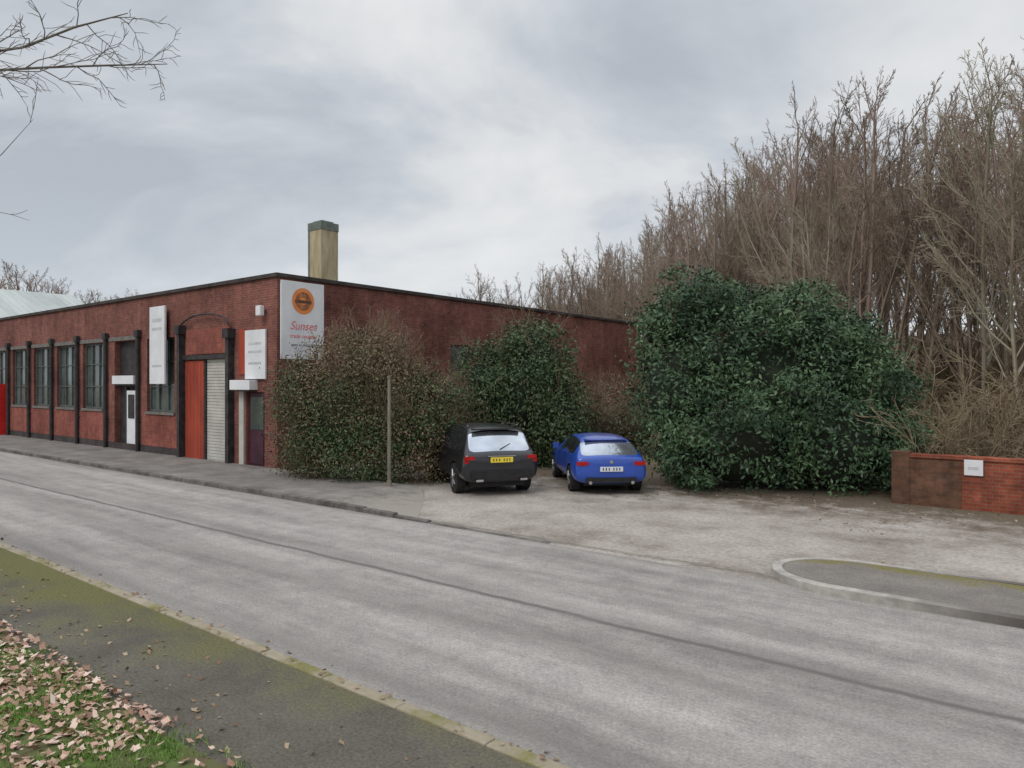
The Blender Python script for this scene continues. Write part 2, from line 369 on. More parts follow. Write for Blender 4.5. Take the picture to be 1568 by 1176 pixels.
for (a,b2,z0,z1,kind) in openings:
    if kind=='win':
        red.box(fx(b2+.3),fx(a-.3),T0-.02,T0-.001,.35,z0-.12)
        fr.box(fx(b2+.05),fx(a-.05),T0-.06,T0+.1,z0-.10,z0,1)
        wn.box(fx(b2),fx(a),T0+.16,T0+.18,z0,z1)
        t0,t1=T0+.10,T0+.158
        fr.box(fx(b2),fx(a),t0,t1,z0,z0+.07); fr.box(fx(b2),fx(a),t0,t1,z1-.07,z1)
        fr.box(fx(b2),fx(b2)+.07,t0,t1,z0+.07,z1-.07); fr.box(fx(a)-.07,fx(a),t0,t1,z0+.07,z1-.07)
        n=3
        for i in range(1,n):
            x=fx(b2)+(b2-a)*i/n; fr.box(x-.025,x+.025,t0+.005,t1,z0+.07,z1-.07)
        for zz in (z0+.9,z0+1.8): fr.box(fx(b2)+.07,fx(a)-.07,t0+.01,t1-.005,zz-.02,zz+.02)
red.obj('red_brick_panels',[M_brickred],bld)
fr.box(fx(LEN),fx(8.75),T0-.03,T0-.001,4.27,4.42,1)
fr.obj('window_frames',[M_frame,M_lintel],bld); wn.obj('window_glass',[M_glass],bld)
d=8.75
while d<LEN:
    p.tube((fx(d),T0-.1,0),(fx(d),T0-.1,4.4),.075,n=10)
    p.box(fx(d)-.14,fx(d)+.14,T0-.18,T0-.033,4.35,4.6)
    for zz in (1.2,2.8): p.box(fx(d)-.11,fx(d)+.11,T0-.06,T0-.03,zz,zz+.05)
    d+=2.75
p.obj('downpipes',[M_dark],bld)
bx('plinth',fx(LEN),fx(5.5),T0-.025,T0-.003,0,.34,M_coping,bld)
cp=MB(); cp.box(fx(LEN),S0+.08,T0-.08,T0+TH+.05,H0,H0+.12); cp.box(S0-TH-.05,S0+.08,T0+TH+.05,T0+DEP+.05,H0,H0+.12)
cp.box(fx(LEN),S0-TH-.05,T0+DEP-TH,T0+DEP+.05,H0,H0+.12)
cp.obj('coping',[M_coping],bld,bevel=.01)
bx('roof',fx(LEN)+TH,S0-TH,T0+TH,T0+DEP-TH,5.2,5.4,M_roof,bld)
bx('light_leak_block',fx(LEN)+TH+.1,S0-TH-.6,T0+1.2,T0+DEP-TH-.1,.01,5.1,M_dark,bld)  # unseen dark core, added inside the walls to stop light leaks
bx('side_window',S0-.16,S0-.12,T0+7.5,T0+8.6,3.1,4.1,M_glass,bld)
rs=MB()
z=.02
while z<3.38:
    rs.box(fx(4.05),fx(2.62),T0+.04,T0+.07,z,z+.085); rs.box(fx(4.05),fx(2.62),T0+.055,T0+.068,z+.085,z+.1); z+=.1
rs.obj('roller_shutter',[M_cream],bld,bevel=.008)
od=MB(); od.box(fx(5.33),fx(4.14),T0-.03,T0+.06,.02,3.38)
for i in range(5): od.box(fx(5.25)+i*.23,fx(5.25)+i*.23+.015,T0-.035,T0-.03,.1,3.3)
od.obj('orange_door',[M_orange],bld)
bx('shutter_post',fx(4.14),fx(4.05),T0-.02,T0+.2,0,3.4,M_dark,bld)
gp=MB()
gp.box(fx(5.58),fx(5.42),T0-.22,T0-.01,0,4.45); gp.box(fx(2.5),fx(2.32),T0-.22,T0-.01,0,4.2)
gp.box(fx(5.42),fx(2.5),T0-.1,T0-.01,3.42,3.56)
for (cx_,cz_) in ((5.5,4.3),(2.41,4.05)): gp.box(fx(cx_)-.16,fx(cx_)+.16,T0-.28,T0-.008,cz_,cz_+.3)
prevp=None
for i in range(15):
    a=math.pi*i/14; pt=(fx(3.95)-1.55*math.cos(a),T0-.16,4.45+.45*math.sin(a))
    if prevp: gp.tube(prevp,pt,.03,n=6)
    prevp=pt
gp.obj('gantry_frame',[M_dark],bld)
bx('door_header_panel',fx(5.3),fx(2.55),T0-.03,T0-.002,3.6,4.45,M_brickred,bld)
dm=MB(); dm.box(fx(1.62),fx(.68),T0+.08,T0+.13,.02,2.33); dm.box(fx(1.5),fx(.8),T0+.06,T0+.08,1.2,2.2,1); dm.box(fx(1.5),fx(.8),T0+.06,T0+.08,.15,1.0); dm.tube((fx(.85),T0+.05,1.05),(fx(.85),T0+.0,1.05),.02,n=6)
dm.obj('entrance_door',[M_maroon,M_glass],bld)
bx('door_side_panel',fx(1.98),fx(1.72),T0-.05,T0-.002,.05,2.38,M_cream,bld)
cn=MB(); cn.box(fx(2.1),fx(1.0),T0-.3,T0-.002,2.42,2.72); cn.box(fx(2.05),fx(1.05),T0-.28,T0-.002,2.38,2.415,1)
cn.obj('door_canopy',[M_white,M_dark],bld,bevel=.01)
dd=MB(); dd.box(fx(10.9),fx(9.0),T0+.22,T0+.26,0,4.25,1); dd.box(fx(9.9),fx(9.05),T0+.02,T0+.07,.05,2.35,0); dd.box(fx(10.0),fx(9.9),T0,T0+.15,0,2.5,1)
dd.box(fx(9.75),fx(9.25),T0,T0+.018,1.3,2.2,1)
dd.box(fx(10.85),fx(9.05),T0-.12,T0+.1,2.6,2.92,0); dd.box(fx(10.9),fx(9),T0+.02,T0+.1,2.52,2.6,1)
dd.obj('office_door',[M_white,M_dark],bld)
rb=MB(); rb.box(fx(24.4),fx(22.9),T0-.5,T0-.02,.1,2.6); rb.box(fx(24.3),fx(23.0),T0-.52,T0-.5,1.0,2.3,1)
rb.obj('red_porch',[M_redbox,M_white],bld)
ch=MB(); cs,ct=S0-6.1,T0+6.25; c5=.43
ch.box(cs-c5,cs+c5,ct-c5,ct+c5,5.4,8.95); ch.box(cs-c5-.02,cs+c5+.02,ct-c5-.02,ct+c5+.02,8.95,9.28,1); ch.box(cs-.3,cs+.3,ct-.3,ct+.3,9.28,9.36,1)
ch.box(cs-c5-.005,cs-c5+.1,ct-c5-.018,ct-c5-.001,5.4,8.94,1)
ch.obj('chimney',[M_stone,M_stonetop],bld,bevel=.02)
# signs
sg=empty('wall_sign',rz=ANG)
sb=MB(); sb.box(S0+.03,S0+.09,T0+.08,T0+1.62,3.35,5.7); sb.obj('board',[M_white],sg,bevel=.008)
def disc(name,cy,cz,x,r,mat,par,r2=0,n=32):
    v=[];f=[]
    for k in range(n):
        a=2*math.pi*k/n; v.append((x,cy+r*math.cos(a),cz+r*math.sin(a)))
        v.append((x,cy+r2*math.cos(a),cz+r2*math.sin(a)))
    for k in range(n):
        a=2*k;b2=2*((k+1)%n); f.append((a,b2,b2+1,a+1))
    return mesh_obj(name,v,f,mat,parent=par)
disc('logo_ring',T0+.85,5.12,S0+.094,.40,M_signor,sg,.001)
disc('logo_inner',T0+.85,5.12,S0+.098,.28,mat_noise('logo_brown_mat',(.2,.07,.03),(.5,.2,.08),9,.5),sg,.12)
bx('logo_bar',S0+.098,S0+.102,T0+.55,T0+1.15,5.06,5.15,mat_noise('logo_dark_mat',(.1,.05,.03),(.2,.1,.06),5),sg)
def text(name,body,size,loc,rot,mat,par):
    c=bpy.data.curves.new(name,'FONT'); c.body=body; c.size=size; c.extrude=.002; c.align_x='CENTER'; c.offset=.001; c.shear=.3
    c.materials.append(mat); o=bpy.data.objects.new(name,c); o.location=loc; o.rotation_euler=rot; o.parent=par; scene.collection.objects.link(o)
text('lettering','Sunset',.36,(S0+.094,T0+.85,4.25),(math.pi/2,0,math.pi/2),M_signred,sg)
text('lettering_small','trade counter',.17,(S0+.094,T0+.85,4.0),(math.pi/2,0,math.pi/2),M_signred,sg)
text('lettering_small','open to the public',.12,(S0+.094,T0+.85,3.75),(math.pi/2,0,math.pi/2),M_lintel,sg)
sg2=empty('wall_sign',rz=ANG)
bx('board',fx(7.55),fx(6.45),T0-.22,T0-.14,2.6,5.35,M_white,sg2,.01)
bx('bracket',fx(7.3),fx(7.2),T0-.139,T0,2.9,5.0,M_dark,sg2); bx('bracket',fx(6.8),fx(6.7),T0-.139,T0,2.9,5.0,M_dark,sg2)
M_faint=mat_noise('faded_print_mat',(.45,.45,.47),(.58,.58,.6),5)
for i,(zz,hh) in enumerate([(4.8,.12),(4.5,.1),(3.2,.08)]): bx('lettering_line',fx(7.35),fx(6.65),T0-.224,T0-.22,zz,zz+hh,M_faint,sg2)
sg3=empty('wall_sign',rz=ANG)
bx('board',fx(1.6),fx(.5),T0-.08,T0-.02,2.75,4.25,M_white,sg3,.01)
bx('backing',fx(1.98),fx(1.63),T0-.05,T0-.003,2.9,4.3,M_orange,sg3)
for zz in (3.8,3.55,3.2): bx('lettering_line',fx(1.4),fx(.7),T0-.084,T0-.08,zz,zz+.07,M_faint,sg3)
lm=empty('security_light',rz=ANG)
bx('housing',fx(.75),fx(.5),T0-.25,T0-.1,4.65,4.95,M_white,lm,.02); bx('arm',fx(.65),fx(.6),T0-.1,T0,4.75,4.82,M_dark,lm)

sh=empty('white_roofed_shed',rz=ANG)
v=[(-73,12.5,7),(-65,12.5,9.9),(-57.2,12.5,7),(-73,24,7),(-65,24,9.9),(-57.2,24,7)]
mesh_obj('roof',v,[(0,1,4,3),(1,2,5,4),(0,2,1),(3,4,5)],M_shed,parent=sh)
rl=MB()
for i in range(24): 
    y=12.8+i*.48; rl.tube((-65,y,9.91),(-57.2,y,7.01),.025,n=4)
rl.obj('roof_ribs',[M_shedwall],sh)
bx('walls',-72.6,-57.6,12.8,23.8,0,6.98,M_shedwall,sh)

# ---------------- garden wall ----------------
gw=empty('brick_garden_wall',rz=ANG)
s1,t1=W2L(8.3,15.7)
M_wbrick=mat_brick('weathered_brick_mat',(.19,.095,.055),(.13,.07,.045),(.14,.10,.08),1.2)
g_=MB(); g_.box(s1+.35,s1+30,t1,t1+.23,0,1.02); g_.obj('wall',[M_brickorange],gw)
g_=MB(); g_.box(s1,s1+.35,t1-.03,t1+.3,0,1.14); g_.box(s1+.05,s1+.28,t1+.3,t1+6,0,1.0); g_.obj('end_pier',[M_wbrick],gw)
g_=MB(); g_.box(s1+.352,s1+30,t1-.04,t1+.27,1.022,1.10); g_.obj('coping',[M_brickorange],gw,bevel=.01)
bx('weathered_panel',s1+.352,s1+1.3,t1-.012,t1-.002,0,1.0,M_wbrick,gw)
ws=empty('notice_sign',rz=ANG)
bx('board',s1+1.35,s1+1.68,t1-.05,t1-.02,.72,1.04,M_white,ws,.005); bx('text_block',s1+1.42,s1+1.6,t1-.053,t1-.05,.84,.9,M_faint,ws)

# ---------------- trees ----------------
def normd(v): 
    l=math.sqrt(v[0]**2+v[1]**2+v[2]**2)+1e-9; return (v[0]/l,v[1]/l,v[2]/l)
def grow(segs,p,d,length,r,level,cfg,rnd):
    ns=cfg['ns'][level]; pts=[(p,d,r)]
    for i in range(ns):
        wob=cfg['wob'][level]; up=cfg['up'][level]
        d=normd((d[0]+rnd.gauss(0,wob),d[1]+rnd.gauss(0,wob),d[2]+rnd.gauss(0,wob)+up))
        q=(p[0]+d[0]*length/ns,p[1]+d[1]*length/ns,p[2]+d[2]*length/ns)
        r2=max(cfg['rmin'],r*(1-.8/ns)) if i<ns-1 else max(cfg['rmin']*.5,r*.4)
        segs.append((p,q,r,r2)); p=q; r=r2; pts.append((p,d,r))
    if level+1<len(cfg['ns']):
        nc=cfg['nc'][level]
        for c in range(nc):
            f=cfg['st'][level]+(1-cfg['st'][level])*((c+rnd.random())/nc)
            i=min(ns-1,int(f*ns)); ff=f*ns-i
            a,b_=pts[i],pts[i+1]
            pp=tuple(a[0][k]+(b_[0][k]-a[0][k])*ff for k in range(3))
            dd=b_[1]; rv=normd((rnd.gauss(0,1),rnd.gauss(0,1),rnd.gauss(0,1)))
            dot=sum(rv[k]*dd[k] for k in range(3)); rv=normd(tuple(rv[k]-dot*dd[k] for k in range(3)))
            sp=cfg['sp'][level]*rnd.uniform(.7,1.3)
            nd=normd(tuple(dd[k]*math.cos(sp)+rv[k]*math.sin(sp) for k in range(3)))
            ll=length*cfg['lr'][level]*(1.15-cfg.get('tap',.75)*f)*rnd.uniform(.7,1.2)
            grow(segs,pp,nd,ll,max(cfg['rmin'],a[2]*cfg['rr']),level+1,cfg,rnd)
def segs_mesh(name,segs,mat,n=3):
    A=np.array([s[0] for s in segs]);B=np.array([s[1] for s in segs]);r0=np.array([s[2] for s in segs]);r1=np.array([s[3] for s in segs])
    D=B-A; D/=np.linalg.norm(D,axis=1,keepdims=True)+1e-9
    ref=np.where(np.abs(D[:,2:3])<.9,np.array([[0,0,1.]]),np.array([[1.,0,0]]))
    U=np.cross(D,ref); U/=np.linalg.norm(U,axis=1,keepdims=True); W=np.cross(D,U)
    vs=[]
    for P,R in ((A,r0),(B,r1)):
        for k in range(n):
            t=2*math.pi*k/n; vs.append(P+(U*math.cos(t)+W*math.sin(t))*R[:,None])
    V=np.stack(vs,1).reshape(-1,3)
    base=np.arange(len(segs))[:,None]*(2*n)
    F=np.concatenate([np.concatenate([base+k,base+(k+1)%n,base+n+(k+1)%n,base+n+k],1) for k in range(n)],0)
    me=bpy.data.meshes.new(name); me.from_pydata(V.tolist(),[],F.tolist()); me.materials.append(mat)
    me.polygons.foreach_set('use_smooth',np.ones(len(me.polygons),dtype=bool)); me.update()
    return me
def mat_bark(name,stops,scale=.12):
    m,nt,b=newmat(name,.95,0,.15); oi=N(nt,'ShaderNodeObjectInfo'); g=N(nt,'ShaderNodeNewGeometry')
    n=noise_node(nt,scale,2,.6,g.outputs['Position'])
    f=math_n(nt,'ADD',math_n(nt,'MULTIPLY',oi.outputs['Random'],.75),math_n(nt,'MULTIPLY_ADD',n.outputs[0],1.2,-.45),clamp=True)
    r=ramp(nt,stops); nt.links.new(f,r.inputs[0]); nt.links.new(r.outputs[0],b.inputs['Base Color']); return m
M_bark=mat_bark('bark_mat',[(0,(.16,.125,.095)),(.25,(.24,.185,.14)),(.5,(.31,.24,.19)),(.7,(.31,.225,.19)),(.85,(.30,.27,.19)),(1,(.40,.355,.28))])
M_brush=mat_bark('undergrowth_mat',[(0,(.14,.105,.07)),(.5,(.22,.165,.11)),(1,(.31,.25,.16))],.4)
M_barkd=mat_noise('near_bark_mat',(.13,.115,.10),(.22,.20,.18),5)
variants=[]
for i in range(8):
    rnd=random.Random(500+i); segs=[]
    stems=[1,2,1,3,1,2,1,2][i]
    c=dict(ns=[7,6,4,3],wob=[.07,.13,.17,.2],up=[.05,.07,.06,.03],nc=[int(22/stems)+3,9,7],st=[.25,.2,.15],sp=[.68,.62,.65],lr=[.50,.42,.45],rr=.42,rmin=.0065,tap=.85)
    for s_ in range(stems):
        d0=normd((rnd.gauss(0,.16)*(stems>1),rnd.gauss(0,.16)*(stems>1),1))
        grow(segs,(rnd.gauss(0,.2),rnd.gauss(0,.2),-.3),d0,rnd.uniform(8.0,9.6),rnd.uniform(.09,.14),0,c,rnd)
    zmax=max(s[1][2] for s in segs); variants.append((segs_mesh('bare_tree_mesh_%d'%i,segs,M_bark),zmax))
bvars=[]
for i in range(4):
    rnd=random.Random(300+i); segs=[]
    cb=dict(ns=[4,4,2],wob=[.15,.2,.25],up=[.03,.03,0],nc=[8,5],st=[.1,.1],sp=[.6,.7],lr=[.55,.5],rr=.6,rmin=.007)
    for s_ in range(20):
        a=rnd.uniform(0,6.28); grow(segs,(rnd.gauss(0,.6),rnd.gauss(0,.6),-.1),normd((math.cos(a)*.6,math.sin(a)*.6,1)),rnd.uniform(1.6,3.0),.02,0,cb,rnd)
    bvars.append(segs_mesh('brush_mesh_%d'%i,segs,M_brush))
EDGE=[(34,0),(22,10),(15,19),(12.8,27),(10,38),(7,50),(2,63),(-5,80),(-12,100)]
def edge_pt(u):
    u=max(0,min(len(EDGE)-1.001,u)); i=int(u); f=u-i; a,b_=EDGE[i],EDGE[i+1]
    x,y=a[0]+(b_[0]-a[0])*f,a[1]+(b_[1]-a[1])*f
    i0=max(0,int(u-.5)); i1=min(len(EDGE)-1,int(u+1.5)); tx,ty=EDGE[i1][0]-EDGE[i0][0],EDGE[i1][1]-EDGE[i0][1]; l=math.hypot(tx,ty)
    return x,y,ty/l,-tx/l
def bank_h(r): 
    t=max(0,min(1,(r-0)/28)); return 6.5*t*t*(3-2*t)+.02
v=[];f=[];NU,NR=48,24
for i in range(NU+1):
    for j in range(NR+1):
        x,y,nx_,ny_=edge_pt(8*i/NU); r=60*(j/NR)**1.5
        v.append((x+nx_*r,y+ny_*r,bank_h(r)+.25*mn.noise(Vector((x*.2,r*.3,1)))*min(1,r/3)-.1*(j==0)))
for i in range(NU):
    for j in range(NR):
        a=i*(NR+1)+j; f.append((a,a+1,a+NR+2,a+NR+1))
M_bank=mat_noise('leaf_mould_mat',(.10,.075,.05),(.19,.145,.10),.8,.95)
mesh_obj('woodland_bank',v,f,M_bank,smooth=True)
prof_x=[700,850,950,1000,1100,1240,1400,1568,1800]; prof_y=[168,195,220,275,345,455,505,530,545]
wood=empty('woodland'); rnd=random.Random(5)
def add_inst(me,loc,sc,par,name):
    o=bpy.data.objects.new(name,me); o.location=loc; o.scale=sc if isinstance(sc,tuple) else (sc,)*3; o.rotation_euler=(rnd.gauss(0,.03),rnd.gauss(0,.03),rnd.uniform(0,6.28)); o.parent=par; scene.collection.objects.link(o); return o
cnt=0
for kx in range(250):
    u=rnd.uniform(.6,7.6); r=1.0+28*rnd.random()**1.5
    x,y,nx_,ny_=edge_pt(u); x+=nx_*r; y+=ny_*r
    if y<8: continue
    px=784+1100*x/y
    if px>1850 or px<690: continue
    z=bank_h(r)-.1
    Hh=2.6+np.interp(px,prof_x,prof_y)*y/1100*rnd.choice([rnd.uniform(.62,.9),rnd.uniform(.88,1.06)])-z
    Hh=max(5,min(Hh,19 if y>60 else 17))
    me,zm=variants[rnd.randrange(8)]; s_=Hh/zm
    add_inst(me,(x,y,z),(s_*rnd.uniform(.7,.95),s_*rnd.uniform(.7,.95),s_),wood,'bare_tree'); cnt+=1
for kx in range(150):
    u=rnd.uniform(.8,7.4); r=.3+11*rnd.random()**1.3
    x,y,nx_,ny_=edge_pt(u); x+=nx_*r; y+=ny_*r
    if y<8 or 784+1100*x/y>1750: continue
    add_inst(bvars[rnd.randrange(4)],(x,y,bank_h(r)-.1),rnd.uniform(.9,1.7)*(1.4 if y>40 else 1),wood,'undergrowth')
for (X,Y) in [(10.6,17.5),(11.6,17.2),(12.6,16.0),(11.5,19.5),(13.2,18),(14,15),(12,21),(10.5,21.5)]:
    add_inst(bvars[rnd.randrange(4)],(X,Y,0),rnd.uniform(.7,1.1),wood,'undergrowth')
dw=empty('distant_trees')
for kx in range(38):
    X=-82+36*rnd.random(); Y=88+14*rnd.random(); px=784+1100*X/Y
    if px>215: continue
    Hh=2.6+np.interp(px,[0,120,215],[192,165,140])*Y/1100*rnd.uniform(.85,1.03); me,zm=variants[rnd.randrange(8)]
    add_inst(me,(X,Y,-.1),(Hh/zm,Hh/zm,Hh/zm),dw,'bare_tree')
segs=[]; rnd2=random.Random(21)
cn_=dict(ns=[6,7,5,3],wob=[.05,.11,.2,.28],up=[.02,.0,.01,0],nc=[0,9,6],st=[.3,.35,.2],sp=[.6,.65,.7],lr=[.4,.30,.4],rr=.5,rmin=.0035)
X0,Y0=-9.6,8.4
pz=[(X0,Y0,0,.24),(X0+.1,Y0,2.2,.2),(X0+.3,Y0+.1,4.4,.17),(X0+.35,Y0,6.6,.13),(X0+.2,Y0,9,.07)]
for a,b_ in zip(pz[:-1],pz[1:]): segs.append((a[:3],b_[:3],a[3],b_[3]))
def limb(p,d,L,r,nc,seed,c2=6):
    c=dict(cn_); c['nc']=[0,nc,c2]; grow(segs,p,normd(d),L,r,1,c,random.Random(seed))
limb((X0+.33,Y0,6.2),(1,-.05,.12),4.9,.028,16,13,8)
limb((X0+.33,Y0,6.6),(1,.1,.06),4.8,.028,16,14,8)
limb((X0+.3,Y0,5.4),(1,.05,.06),4.0,.018,10,15,6)
limb((X0+.3,Y0,4.5),(1,-.05,.10),4.1,.010,4,16,2)
for i in range(8):
    a=rnd2.uniform(1.7,5.2); limb((X0+.3,Y0,rnd2.uniform(4.5,8.5)),(math.cos(a),math.sin(a),.7),3,.05,8,40+i)
o=bpy.data.objects.new('overhanging_bare_tree',segs_mesh('overhanging_bare_tree',segs,M_barkd,5)); scene.collection.objects.link(o)

# ---------------- shrubs ----------------
def leaf_cloud(ells,ncl,per,size,spread,jit=.9,zmin=.05,lo=.82,hi=1.06,elong=.42,ins=.7):
    E=np.array(ells); wgt=(E[:,3]*E[:,4]+E[:,3]*E[:,5]+E[:,4]*E[:,5]); wgt/=wgt.sum()
    idx=rng.choice(len(E),ncl,p=wgt); D=rng.normal(0,1,(ncl,3)); D/=np.linalg.norm(D,axis=1,keepdims=True)
    C=E[idx,:3]+E[idx,3:6]*D*rng.uniform(lo,hi,(ncl,1))
    inside=np.zeros(ncl,bool)
    for e in E: inside|=(((C-e[:3])/(e[3:6]*ins))**2).sum(1)<1
    keep=(~inside)&(C[:,2]>zmin); C=C[keep];D=D[keep]; m=len(C)
    P=np.repeat(C,per,0)+rng.normal(0,spread,(m*per,3))*np.array([1,1,.7]); Nn=np.repeat(D,per,0)+rng.normal(0,jit,(m*per,3)); Nn[:,2]+=.35
    P[:,2]=np.maximum(P[:,2],.03)
    Nn/=np.linalg.norm(Nn,axis=1,keepdims=True)
    T=np.cross(Nn,rng.normal(0,1,(len(P),3))); T[:,2]-=.25; T/=np.linalg.norm(T,axis=1,keepdims=True); B=np.cross(Nn,T)
    L=(size*rng.uniform(.6,1.3,(len(P),1))); W=L*elong
    V=np.stack([P-T*L*.5,P+B*W*.5-T*L*.05,P+T*L*.5,P-B*W*.5-T*L*.05],1).reshape(-1,3)
    return V,np.arange(len(V)).reshape(-1,4)
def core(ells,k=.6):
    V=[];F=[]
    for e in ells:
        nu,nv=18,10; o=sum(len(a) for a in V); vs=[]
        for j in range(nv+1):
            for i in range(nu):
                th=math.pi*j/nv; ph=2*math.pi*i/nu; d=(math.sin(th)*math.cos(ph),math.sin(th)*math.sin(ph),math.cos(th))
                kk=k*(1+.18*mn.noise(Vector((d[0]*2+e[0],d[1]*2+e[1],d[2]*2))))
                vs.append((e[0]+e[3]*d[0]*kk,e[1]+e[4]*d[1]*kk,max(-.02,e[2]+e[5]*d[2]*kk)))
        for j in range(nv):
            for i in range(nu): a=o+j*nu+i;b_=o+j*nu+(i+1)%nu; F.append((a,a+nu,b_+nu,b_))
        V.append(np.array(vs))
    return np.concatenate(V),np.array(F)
def build_shrub(name,parts,mats,twigs=None):
    Vs=[];Fs=[];Mi=[];o=0
    for V,F,mi in parts:
        Vs.append(V);Fs.append(F+o);Mi+=[mi]*len(F);o+=len(V)
    par=empty(name)
    mesh_obj('foliage',np.concatenate(Vs),np.concatenate(Fs),mats,Mi,parent=par)
    if twigs:
        t=bpy.data.objects.new('branches',segs_mesh(name+'_branches',twigs,M_brush)); t.parent=par; scene.collection.objects.link(t)
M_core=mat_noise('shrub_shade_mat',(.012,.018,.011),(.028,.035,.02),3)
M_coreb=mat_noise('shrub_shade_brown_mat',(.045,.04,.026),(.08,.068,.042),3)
M_laurel=mat_leaf('laurel_leaf_mat',[(0,(.022,.045,.024)),(.35,(.042,.08,.04)),(.7,(.08,.14,.065)),(1,(.15,.22,.11))],.5,1.0,.6)
M_ivy=mat_leaf('ivy_leaf_mat',[(0,(.028,.048,.022)),(.5,(.06,.10,.042)),(1,(.14,.17,.08))],.55,1.2,.5)
M_beech=mat_leaf('brown_leaf_mat',[(0,(.07,.06,.035)),(.35,(.12,.10,.055)),(.6,(.17,.145,.08)),(.8,(.24,.155,.11)),(1,(.29,.21,.15))],.75,.7,.6)
EC=[(6.7,18.9,2.3,3.0,2.3,2.5),(5.1,18.6,3.2,1.5,1.5,1.85),(4.3,18.4,2.4,1.15,1.3,2.3),(7.5,18.8,3.0,1.65,1.6,1.9),(8.9,18.9,2.4,1.5,1.5,1.75),(9.2,18.4,1.3,1.1,1.3,1.4),(5.6,17.9,1.2,1.9,1.5,1.5),(7.8,17.7,1.2,1.9,1.4,1.5),(7.0,18.8,4.2,.95,1.0,.9),(4.9,18.8,4.5,.85,.8,.85),(3.9,18.6,4.0,.7,.8,.75)]
small=[]
rs_=random.Random(9)
for i in range(80):
    e=EC[rs_.randrange(len(EC))]; d=normd((rs_.gauss(0,1),rs_.gauss(-.5,1),rs_.gauss(.2,1))); r=rs_.uniform(.35,.75)
    c=(e[0]+e[3]*d[0]*.98,e[1]+e[4]*d[1]*.98,e[2]+e[5]*d[2]*.98)
    if c[2]>.4: small.append((*c,r,r,r*.7))
V1,F1=leaf_cloud(EC,2700,24,.125,.19); V2,F2=leaf_cloud(small,1500,24,.125,.13); Vc,Fc=core(EC,.66)
def sprays(E,n,L,k=.8,nc=4,upz=.5):
    tw=[]
    for i in range(n):
        e=E[rs_.randrange(len(E))]; d=normd((rs_.gauss(0,1),rs_.gauss(-.15,1),rs_.uniform(-.1,1.5)))
        grow(tw,(e[0]+e[3]*d[0]*k,e[1]+e[4]*d[1]*k,max(.1,e[2]+e[5]*d[2]*k)),normd((d[0]*.8,d[1]*.8,d[2]*.8+upz)),L,.010,1,dict(ns=[1,4,2],wob=[0,.15,.2],up=[0,.05,0],nc=[0,nc],st=[0,.3],sp=[.5,.6],lr=[.4,.5],rr=.6,rmin=.005),rs_)
    return tw
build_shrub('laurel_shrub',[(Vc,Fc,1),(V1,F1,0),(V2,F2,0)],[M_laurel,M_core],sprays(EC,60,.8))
EB=[(.2,23,2.0,1.6,1.2,2.0),(.9,23.2,3.1,1.1,1.0,1.45),(-.9,22.8,2.4,.95,.9,1.4),(1.4,22.8,1.4,1.0,1.0,1.6),(.4,23.2,3.8,.7,.6,.75)]
V1,F1=leaf_cloud(EB,1700,22,.12,.2); Vc,Fc=core(EB,.62)
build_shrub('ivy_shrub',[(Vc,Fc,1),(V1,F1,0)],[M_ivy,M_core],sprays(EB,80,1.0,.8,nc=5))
EA=[(-4.3,19.5,1.9,1.8,1.2,2.1),(-5.5,19.7,1.5,.95,.9,1.75),(-3.0,19.1,1.6,1.05,.95,1.75),(-3.8,19.3,2.9,1.1,.9,1.15),(-2.2,19.0,1.4,.6,.7,1.5)]
EAg=[(-2.2,18.8,1.9,.8,.7,1.0),(-5.7,19.4,2.3,.6,.6,.9),(-3.6,18.5,.9,1.4,.5,.9),(-5.0,18.9,.8,.9,.5,.8),(-4.4,18.8,1.8,.9,.5,.9)]
V1,F1=leaf_cloud(EA,2400,20,.075,.2,elong=.5); V2,F2=leaf_cloud(EAg,750,20,.095,.2,lo=.6,ins=.3); Vc,Fc=core(EA,.6)
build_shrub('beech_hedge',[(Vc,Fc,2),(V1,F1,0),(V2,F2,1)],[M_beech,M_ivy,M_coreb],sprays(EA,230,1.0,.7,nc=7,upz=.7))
ED=[(3.2,25.5,1.0,1.4,1.2,1.6),(4.6,27,1.2,1.5,1.4,1.9),(2.2,24.6,.7,.9,.9,1.1),(-1.9,21.9,.9,.8,.8,1.2)]
V1,F1=leaf_cloud(ED,420,16,.10,.22,lo=.6,ins=.3)
Vc,Fc=core(ED,.5)
build_shrub('bramble_thicket',[(Vc,Fc,1),(V1,F1,0)],[M_beech,M_coreb],sprays(ED,220,1.4,.5,nc=7,upz=.7))

pl=MB(); pl.tube((0,0,-.1),(0,0,2.75),.045,.04,10); pl.tube((0,0,2.75),(0,0,2.8),.05,.05,10); pl.tube((0,0,0),(0,0,.25),.075,.06,10)
po=pl.obj('wooden_post',[mat_noise('post_mat',(.15,.13,.105),(.24,.215,.175),3,.9,stretch=(4,4,.8))],smooth=False); po.location=(-3.0,17.55,0)

